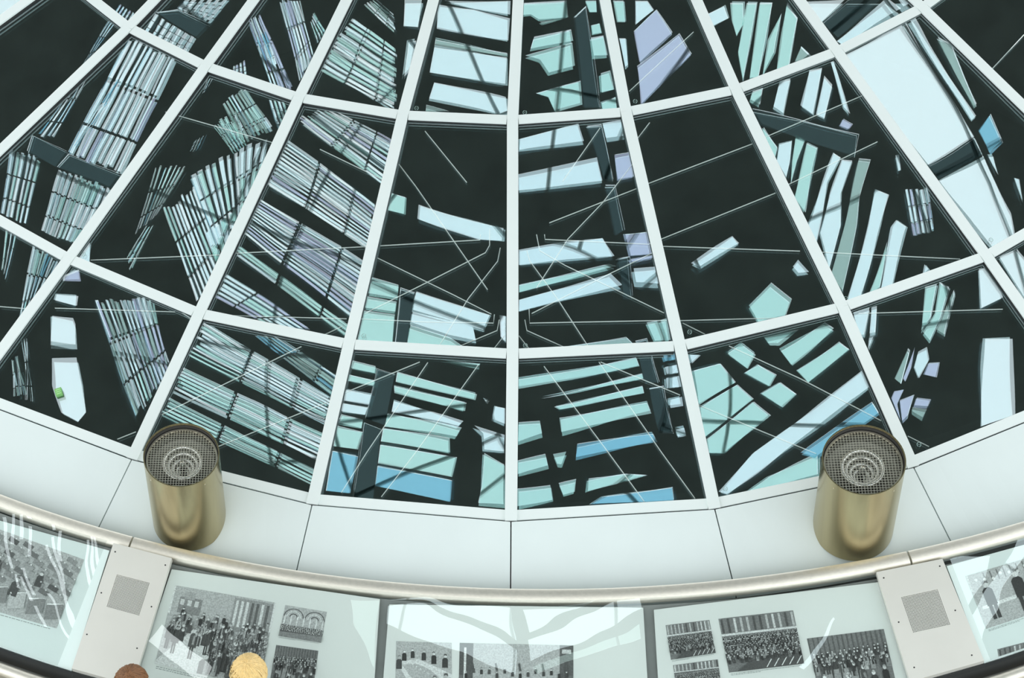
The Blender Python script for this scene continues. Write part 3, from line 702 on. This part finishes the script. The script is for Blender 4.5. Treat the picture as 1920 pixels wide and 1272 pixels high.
# --- column 2
g(2, 'P', (1320, 30), (1360, 7), (1367, 33), (1333, 53)); g(2, 'T', (1372, 0), (1397, 0), (1397, 40), (1380, 70), (1373, 40)); g(2, 'T', (1403, 0), (1422, 0), (1407, 83), (1393, 150), (1383, 100)); g(2, 'T', (1427, 0), (1450, 0), (1437, 77), (1422, 145), (1405, 147))
g(2, 'T', (1467, 20), (1453, 100), (1430, 141), (1441, 77)); g(2, 'T', (1477, 0), (1497, 30), (1480, 123), (1457, 131), (1466, 67)); g(2, 'G', (1503, 87), (1523, 107), (1490, 117))
g(2, 'T', (1410, 170), (1430, 163), (1423, 197), (1405, 187)); g(2, 'P', (1463, 150), (1483, 147), (1470, 213), (1450, 200)); g(2, 'P', (1517, 133), (1541, 128), (1525, 213), (1503, 197)); g(2, 'P', (1545, 143), (1560, 160), (1545, 220), (1530, 213))
g(2, 'P', (1557, 117), (1563, 115), (1593, 213), (1580, 200)); g(2, 'L', (1580, 220), (1598, 230), (1590, 240), (1573, 233)); g(2, 'T', (1430, 237), (1457, 273), (1452, 293), (1428, 243)); g(2, 'P', (1460, 267), (1485, 260), (1480, 300), (1472, 333), (1455, 300))
g(2, 'T', (1493, 247), (1510, 257), (1493, 300), (1480, 347), (1484, 300)); g(2, 'T', (1513, 263), (1533, 273), (1520, 333), (1507, 400), (1487, 373)); g(2, 'P', (1563, 283), (1578, 293), (1553, 340), (1526, 474), (1513, 424))
g(2, 'P', (1580, 297), (1601, 300), (1578, 360), (1575, 424), (1553, 507), (1535, 440), (1557, 360)); g(2, 'G', (1613, 297), (1635, 300), (1613, 367), (1605, 424), (1580, 544), (1557, 515), (1582, 424)); g(2, 'P', (1643, 350), (1668, 360), (1652, 424), (1613, 557), (1587, 567), (1627, 424))
g(2, 'T', (1668, 451), (1648, 540), (1627, 554)); g(2, 'P', (1685, 410), (1704, 424), (1672, 537), (1650, 542), (1675, 424)); g(2, 'P', (1680, 292), (1687, 290), (1690, 317), (1685, 318))
bundle(2, (1697, 353), (1715, 440), (1757, 432), (1742, 350), 5, .6, 'WPPL'); g(2, 'P', (1737, 494), (1745, 504), (1733, 514))
g(2, 'P', (1600, 587), (1630, 577), (1620, 631), (1613, 637)); g(2, 'P', (1633, 577), (1643, 574), (1640, 624), (1627, 657)); g(2, 'T', (1737, 537), (1760, 531), (1747, 591), (1727, 621)); g(2, 'T', (1765, 527), (1783, 537), (1767, 591), (1743, 641), (1730, 624), (1755, 584)); g(2, 'G', (1792, 541), (1793, 551), (1773, 627), (1757, 617))
g(2, 'G', (1700, 657), (1704, 661), (1690, 721), (1678, 711)); g(2, 'L', (1713, 654), (1707, 691), (1697, 717), (1693, 711)); g(2, 'P', (1719, 664), (1737, 654), (1740, 677), (1720, 711), (1712, 691)); g(2, 'L', (1739, 683), (1760, 681), (1753, 709), (1730, 704))
g(2, 'L', (1678, 734), (1695, 731), (1684, 757), (1691, 791), (1673, 747)); g(2, 'L', (1688, 751), (1713, 741), (1703, 781), (1693, 791)); g(2, 'L', (1717, 747), (1742, 751), (1737, 765), (1713, 762)); g(2, 'G', (1710, 765), (1735, 771), (1728, 786), (1710, 774))
g(2, 'W', (1835, 504), (1857, 501), (1880, 557), (1840, 576)); g(2, 'W', (1847, 631), (1897, 631), (1900, 707), (1903, 777), (1840, 801), (1843, 691))
# --- column 3, 4
g(3, 'W', (1585, 103), (1697, 43), (1827, 257), (1740, 307)); g(3, 'P', (1702, 38), (1712, 33), (1831, 218), (1822, 227)); g(3, 'G', (1757, 67), (1787, 80), (1833, 195), (1827, 200)); g(3, 'W', (1760, 337), (1847, 293), (1897, 400), (1903, 441), (1860, 464), (1825, 424))
g(3, 'P', (1853, 290), (1863, 290), (1875, 327)); g(3, 'B', (1836, 247), (1858, 213), (1880, 267), (1857, 288)); g(3, 'P', (1903, 330), (1913, 333), (1920, 377)); g(3, 'W', (1503, 0), (1583, 0), (1540, 40)); g(3, 'P', (1570, 75), (1663, 0), (1690, 20), (1580, 82)); g(3, 'P', (1680, 0), (1710, 0), (1713, 7), (1693, 17))
g(3, 'W', (1873, 481), (1907, 467), (1935, 500), (1940, 590))
# --- column -2
g(-2, 'P', (758, 0), (792, 0), (782, 48), (755, 47)); g(-2, 'P', (762, 73), (777, 70), (768, 123), (753, 147))
bundle(-2, (705, 0), (738, 28), (738, 62), (680, 8), 5, .6, 'WPTG'); bundle(-2, (665, 32), (738, 85), (738, 212), (590, 128), 13, .6, 'WPTTP')
bundle(-2, (620, 203), (735, 262), (722, 352), (560, 228), 11, .62, 'PWTLP'); bundle(-2, (535, 262), (705, 385), (690, 470), (500, 345), 13, .66, 'WPPL')
bundle(-2, (484, 368), (690, 498), (665, 600), (452, 432), 13, .66, 'WPPLP'); bundle(-2, (448, 455), (660, 612), (652, 634), (443, 476), 3, .6, 'TPT'); bundle(-2, (425, 512), (585, 617), (500, 608), (398, 562), 6, .6, 'PLTP')
bundle(-2, (383, 603), (625, 745), (614, 800), (352, 668), 10, .62, 'TPWP'); bundle(-2, (345, 690), (612, 818), (602, 868), (325, 735), 7, .62, 'TWPT'); bundle(-2, (316, 748), (598, 884), (590, 915), (300, 778), 5, .6, 'TTG'); bundle(-2, (520, 630), (635, 705), (633, 748), (470, 622), 5, .6, 'TGPB')
# --- column -3
bundle(-3, (563, 0), (590, 105), (562, 150), (523, 0), 7, .65, 'WPLP'); bundle(-3, (490, 30), (547, 160), (508, 168), (463, 38), 6, .6, 'LLPP'); bundle(-3, (460, 115), (463, 138), (433, 140), (435, 125), 4, .6, 'LP')
bundle(-3, (590, 22), (612, 55), (594, 80), (583, 42), 4, .6, 'PT'); bundle(-3, (460, 162), (512, 240), (452, 268), (413, 192), 8, .6, 'TGGP'); bundle(-3, (400, 145), (385, 170), (375, 178), (385, 148), 3)
bundle(-3, (505, 262), (478, 385), (408, 460), (350, 328), 11, .62, 'TPWP'); bundle(-3, (365, 352), (425, 500), (365, 570), (303, 392), 9, .62, 'TPWP'); bundle(-3, (440, 395), (450, 440), (412, 515), (385, 440), 4, .6, 'TP')
bundle(-3, (345, 312), (292, 400), (248, 440), (283, 310), 7, .45, 'GGT'); bundle(-3, (285, 424), (245, 505), (236, 478), (268, 424), 3, .5, 'GT'); bundle(-3, (440, 205), (458, 262), (430, 262), (405, 225), 4, .5, 'GT')
g(-3, 'P', (147, 484), (170, 452), (168, 492)); g(-3, 'L', (117, 514), (147, 502), (150, 524), (115, 524)); g(-3, 'W', (103, 549), (145, 552), (143, 572), (100, 560)); g(-3, 'W', (95, 590), (137, 597), (143, 611), (145, 650), (93, 650))
g(-3, 'W', (97, 674), (147, 674), (157, 724), (163, 774), (147, 792), (117, 777), (100, 724)); bundle(-3, (285, 558), (318, 690), (252, 778), (176, 562), 12, .6, 'LPTGP'); bundle(-3, (47, 637), (55, 750), (48, 750), (36, 640), 2, .6, 'WP'); bundle(-3, (30, 668), (45, 738), (18, 740), (15, 680), 2, .4, 'PG')
bundle(-3, (535, 190), (550, 236), (520, 240), (500, 182), 4, .5, 'TGP'); bundle(-3, (432, 228), (462, 268), (436, 290), (395, 235), 6, .4, 'TGT'); bundle(-3, (385, 250), (372, 278), (352, 280), (360, 262), 4, .35, 'TG'); bundle(-3, (500, 60), (520, 120), (500, 130), (478, 75), 4, .5, 'LPB'); bundle(-4, (232, 150), (150, 270), (138, 280), (215, 150), 2, .5, 'PB')
# --- column -4, -5, -6
bundle(-4, (335, 108), (230, 322), (130, 285), (238, 68), 10, .7, 'WPPLW'); bundle(-4, (368, 72), (352, 100), (262, 56), (285, 20), 7, .65, 'WWP'); bundle(-4, (430, 0), (395, 42), (330, 12), (340, 0), 6, .65, 'WP')
bundle(-4, (168, 142), (100, 258), (65, 250), (145, 145), 4, .5, 'BPW'); bundle(-4, (207, 352), (158, 462), (72, 430), (108, 316), 10, .62, 'TWPP'); bundle(-4, (75, 300), (48, 418), (0, 398), (15, 282), 6, .6, 'TPWP')
bundle(-4, (110, 492), (62, 572), (32, 600), (55, 462), 6, .6, 'PPBT'); bundle(-4, (30, 440), (10, 520), (0, 500), (8, 430), 3, .5, 'PT'); bundle(-5, (250, 24), (240, 42), (210, 20), (220, 4), 5, .6, 'LP'); bundle(-5, (215, 42), (165, 112), (153, 120), (200, 34), 3, .6, 'BP'); bundle(-6, (50, 0), (0, 34), (0, 12), (14, 0), 4, .6, 'WP')
# --- added slots for what the display glass mirrors
d('W', (307, 1176), (397, 1253), (383, 1274), (367, 1274), (282, 1208)); d('P', (730, 1132), (963, 1143), (965, 1195), (830, 1145)); d('P', (730, 1146), (800, 1148), (964, 1212), (962, 1262), (730, 1172)); d('P', (983, 1146), (1120, 1128), (990, 1178))
d('P', (987, 1192), (1200, 1122), (1205, 1150), (995, 1237)); d('G', (1000, 1252), (1200, 1176), (1203, 1192), (1010, 1266)); d('G', (650, 1120), (712, 1128), (700, 1250), (655, 1170))
d('P', (1768, 1050), (1852, 1040), (1845, 1100), (1812, 1160)); d('P', (1905, 1012), (1935, 1005), (1912, 1060), (1862, 1160), (1828, 1265), (1805, 1205)); d('P', (1500, 1250), (1560, 1160), (1563, 1165), (1510, 1260))
SQ = [((8, 975), (22, 1062)), ((25, 968), (24, 1012)), ((40, 972), (38, 1005)), ((52, 990), (56, 1038)), ((97, 1008), (124, 1130)), ((86, 1020), (146, 1192)), ((110, 1000), (109, 1045)), ((158, 1018), (175, 1120)), ((166, 1008), (182, 1105)), ((173, 1010), (188, 1078)),
      ((86, 1108), (132, 1200)), ((48, 1060), (62, 1115)), ((42, 1078), (56, 1130)), ((30, 1075), (33, 1105)), ((62, 1140), (80, 1180)), ((124, 1130), (150, 1182)), ((128, 1214), (140, 1232)), ((92, 980), (98, 998)), ((46, 964), (52, 980))]
for (x0, y0), (x1, y1) in SQ:
    d('W', (x0-3, y0), (x0+3, y0), (x1+4, y1), (x1-2.5, y1))

RS = 13.5
pts = []; faces = []
N = 96
pts += [Vector((RS*math.cos(2*PI*k/N), RS*math.sin(2*PI*k/N))) for k in range(N)]; faces.append(list(range(N)))
def area(p): return .5*sum(p[i][0]*p[(i+1) % len(p)][1]-p[(i+1) % len(p)][0]*p[i][1] for i in range(len(p)))
polys = []
for kind, j, t, P in PATCH:
    q = [up_glass(x, y, j) if kind == 'g' else up_desk(x, y) for x, y in P]
    if area(q) < 0: q.reverse()
    if abs(area(q)) < 1e-5 or max(math.hypot(*p) for p in q) > RS-.1: continue
    polys.append((kind, j, t, q)); b = len(pts); pts += [Vector(p) for p in q]; faces.append(list(range(b, b+len(q))))
res = delaunay_2d_cdt(pts, [], faces, 0, 1e-5, True)
ov, oe, of, _, _, ofo = res
keepf = [tuple(q) for q, src in zip(of, ofo) if 0 in src and len(src) == 1]
th = .012; nv = len(ov); V = [(p.x, p.y, ZS) for p in ov]+[(p.x, p.y, ZS+th) for p in ov]
Fs = [q[::-1] for q in keepf]+[tuple(nv+i for i in q) for q in keepf]
ed = {}
for q in keepf:
    for i in range(len(q)):
        a, b2 = q[i], q[(i+1) % len(q)]; ed[(a, b2)] = 1
for (a, b2) in ed:
    if (b2, a) not in ed: Fs.append((a, b2, nv+b2, nv+a))
refl_rig = tag(empty('reflection_rig'), 'added dark slotted sheet high over the glass, shaped for and seen only as its reflection', kind='structure')
mesh('reflection_sheet', V, Fs, 'reflection_sheet_dark', refl_rig)
groups = {}  # tint sheets added over the slots to colour the reflected patches
for i, (kind, j, t, q) in enumerate(polys):
    if t == 'W': continue
    if abs(area(q)) > .02 and kind == 'g':
        n_ = len(q); z = ZS+.03+.0007*(i % 40)
        mesh('reflection_tint', [(x, y, z) for x, y in q]+[(x, y, z+.006) for x, y in q], [tuple(range(n_))[::-1], tuple(range(n_, 2*n_))]+[(a, (a+1) % n_, n_+(a+1) % n_, n_+a) for a in range(n_)], 'tint_'+t, refl_rig)
    else: groups.setdefault((t, i % 3), []).append(q)
for (t, s), L in groups.items():
    b = MB()
    for i, q in enumerate(L):
        n_ = len(q); z = ZS+.016+.003*s+.0001*(i % 20)
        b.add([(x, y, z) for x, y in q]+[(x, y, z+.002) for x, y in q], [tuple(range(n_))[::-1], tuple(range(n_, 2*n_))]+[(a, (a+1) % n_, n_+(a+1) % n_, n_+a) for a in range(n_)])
    b.build('reflection_tint_strips', 'tint_'+t, refl_rig)['kind'] = 'stuff'

# ================================================================ DOME STEELWORK
dome = tag(empty('window_2'), 'steel ribs and rings of the open glass dome above', kind='structure')
DRd = 19.5
for k in range(24):
    a = 2*PI*(k+.5)/24; b = MB()
    b.tube([polar(a, DRd*math.cos(t*PI/2*.93/12), -1.3+23.5*math.sin(t*PI/2*.93/12)) for t in range(13)], .035, 6); b.build('dome_rib', 'dome_steel', dome)
for k in range(1, 13):
    t = k*PI/2*.93/12; b = MB(); r = DRd*math.cos(t)
    b.tube([polar(2*PI*q/72, r, -1.3+23.5*math.sin(t)) for q in range(72)], .03, 6, True); b.build('dome_ring', 'dome_steel', dome)

# ================================================================ VISITORS AT THE COUNTER
def skin_obj(name, verts, edges, radii, m, parent, root=0, sub=2):
    me = bpy.data.meshes.new(name); me.from_pydata([tuple(v) for v in verts], edges, []); me.update()
    o = link(name, me, m, parent)
    md = o.modifiers.new('skin', 'SKIN'); md.use_smooth_shade = True
    for i, r in enumerate(radii):
        rr = r if isinstance(r, tuple) else (r, r)
        me.skin_vertices[0].data[i].radius = rr; me.skin_vertices[0].data[i].use_root = (i == root)
    sb = o.modifiers.new('smooth', 'SUBSURF'); sb.levels = sub; sb.render_levels = sub
    return o
def person(label, px, zt, hair, coat, legs, seed):
    rg = random.Random(seed)
    top = on_z(px[0], px[1], zt)              # crown of the head
    a = az_of(top); H = zt+1.3
    inward = Vector((-math.sin(a), math.cos(a), 0)); side = Vector((inward.y, -inward.x, 0))
    base = Vector((top.x, top.y, -1.3))-inward*.48
    t = tag(empty('person', base), label, 'person')
    s = H/1.70
    def L(x, y, z): return (side*x+inward*y)*s+Vector((0, 0, z*s))
    V = []; E = []; Rd = []
    def v(p, r, prev=None):
        V.append(p); Rd.append(r)
        if prev is not None: E.append((prev, len(V)-1))
        return len(V)-1
    pel = v(L(0, -.02, .92), (.15*s, .11*s)); sp = v(L(0, .10, 1.12), (.125*s, .09*s), pel); ch = v(L(0, .26, 1.31), (.15*s, .10*s), sp)
    nb = v(L(0, .34, 1.42), .058*s, ch); nk = v(L(0, .40, 1.48), .05*s, nb); hd = v(L(0, .455, 1.565), (.070*s, .085*s), nk); ht = v(L(0, .48, 1.635), (.066*s, .083*s), hd)
    hands = []
    for k in (-1, 1):
        sh = v(L(.17*k, .27, 1.36), .052*s, ch); el = v(L(.25*k, .27, 1.13), .040*s, sh); wr = v(L(.20*k, .44, 1.10), .027*s, el); pm = v(L(.19*k, .51, 1.10), .030*s, wr)
        for q, (dx, ln) in enumerate(((-.030, .070), (-.010, .082), (.010, .078), (.030, .062))):
            f1 = v(L((.19)*k+dx, .51+.045, 1.10), .0095*s, pm); f2 = v(L(.19*k+dx*1.1, .51+.045+ln*.6, 1.095), .0085*s, f1); v(L(.19*k+dx*1.1, .51+.04+ln, 1.085), .007*s, f2)
        t1 = v(L(.19*k-.035*k, .49, 1.10), .011*s, pm); v(L(.19*k-.055*k, .53, 1.095), .009*s, t1)
    for k in (-1, 1):
        hp = v(L(.09*k, -.02, .86), .085*s, pel); kn = v(L(.11*k, 0, .49), .056*s, hp); an = v(L(.12*k, -.03, .09), .038*s, kn); v(L(.13*k, .10, .035), .034*s, an)
    skin_obj('body', V, E, Rd, 'skin', t)
    # clothes
    V2 = []; E2 = []; R2 = []
    def c(p, r, prev=None):
        V2.append(p); R2.append(r)
        if prev is not None: E2.append((prev, len(V2)-1))
        return len(V2)-1
    p0_ = c(L(0, -.02, .88), (.175*s, .135*s)); p1 = c(L(0, .10, 1.12), (.15*s, .115*s), p0_); p2 = c(L(0, .26, 1.31), (.17*s, .12*s), p1); c(L(0, .345, 1.42), .075*s, p2)
    for k in (-1, 1):
        q = c(L(.17*k, .27, 1.36), .068*s, p2); q = c(L(.25*k, .27, 1.13), .054*s, q); c(L(.205*k, .43, 1.10), .040*s, q)
    skin_obj('jacket', V2, E2, R2, coat, t)
    V2, E2, R2 = [], [], []
    p0_ = c(L(0, -.02, .93), (.16*s, .12*s))
    for k in (-1, 1):
        q = c(L(.09*k, -.02, .84), .10*s, p0_); q = c(L(.11*k, 0, .49), .074*s, q); c(L(.12*k, -.03, .10), .062*s, q)
    skin_obj('trousers', V2, E2, R2, legs, t)
    for k in (-1, 1):
        V2, E2, R2 = [], [], []
        q = c(L(.12*k, -.05, .045), .045*s); q = c(L(.125*k, .05, .045), .046*s, q); c(L(.13*k, .13, .038), .038*s, q)
        skin_obj('shoe', V2, E2, R2, 'shoe', t, sub=1)
    # head details
    hc = L(0, .475, 1.60)
    for k in (-1, 1):
        b = MB(); e = hc+(side*.030*k+inward*.082)*s+Vector((0, 0, -.015*s)); b.lathe([(.0005, .011*s), (.008*s, .008*s), (.011*s, 0), (.008*s, -.008*s), (.0005, -.011*s)], 10, Matrix.Translation(e)); b.build('eye', 'board_white', t, True)
        b = MB(); e = hc+(side*.074*k)*s+Vector((0, 0, -.02*s)); b.lathe([(.0005, .030*s), (.012*s, .018*s), (.014*s, 0), (.009*s, -.018*s), (.0005, -.028*s)], 10, Matrix.Translation(e)); b.build('ear', 'skin', t, True)
    b = MB(); b.tube([hc+inward*.085*s+Vector((0, 0, -.005*s)), hc+inward*.105*s+Vector((0, 0, -.04*s)), hc+inward*.085*s+Vector((0, 0, -.05*s))], [.008*s, .014*s, .008*s], 8); b.build('nose', 'skin', t, True)
    b = MB(); b.tube([hc+(inward*.084+side*x)*s+Vector((0, 0, -.075*s)) for x in (-.025, 0, .025)], .005*s, 6); b.build('mouth', 'hair_brown' if False else 'skin', t, True)
    # hair: a cap of swept locks
    b = MB(); cc = hc+Vector((0, 0, .012*s)); Rx = .094*s; Rz = .108*s
    cap = []; n1, n2 = 20, 10
    for i in range(n2+1):
        th_ = PI*.62*i/n2
        for k in range(n1):
            ph = 2*PI*k/n1; fr = math.cos(ph)      # +1 towards the face
            tt = th_*(1-.38*max(0, fr))
            cap.append(cc+side*Rx*math.sin(tt)*math.sin(ph)+inward*(Rx*1.12*math.sin(tt)*math.cos(ph)-.008)+Vector((0, 0, Rz*math.cos(tt))))
    f = [(i*n1+k, i*n1+(k+1) % n1, (i+1)*n1+(k+1) % n1, (i+1)*n1+k) for i in range(n2) for k in range(n1)]
    b.add(cap, f)
    for q in range(240):
        ph = rg.uniform(0, 2*PI); L0 = rg.uniform(0, .35); pts_ = []
        for u in range(5):
            tt = (L0+u*.14*PI*.9)*(1-.33*max(0, math.cos(ph))); tt = min(tt, PI*.66); o_ = 1.02+rg.uniform(0, .05); p_ = ph+rg.uniform(-.08, .08)
            pts_.append(cc+side*Rx*o_*math.sin(tt)*math.sin(p_)+inward*(Rx*1.12*o_*math.sin(tt)*math.cos(p_)-.008)+Vector((0, 0, Rz*o_*math.cos(tt))))
        b.tube(pts_, [.003, .0045, .0045, .004, .001], 4)
    b.build('hair', hair, t, True)
person('person with blond hair, seen from above in front of the crowd photo', (465, 1241), .36, 'hair_blond', 'cloth_navy', 'cloth_grey', 1)
person('person with brown hair, only the crown showing, in front of the left steel plate', (247, 1256), .30, 'hair_brown', 'cloth_green', 'cloth_denim', 2)
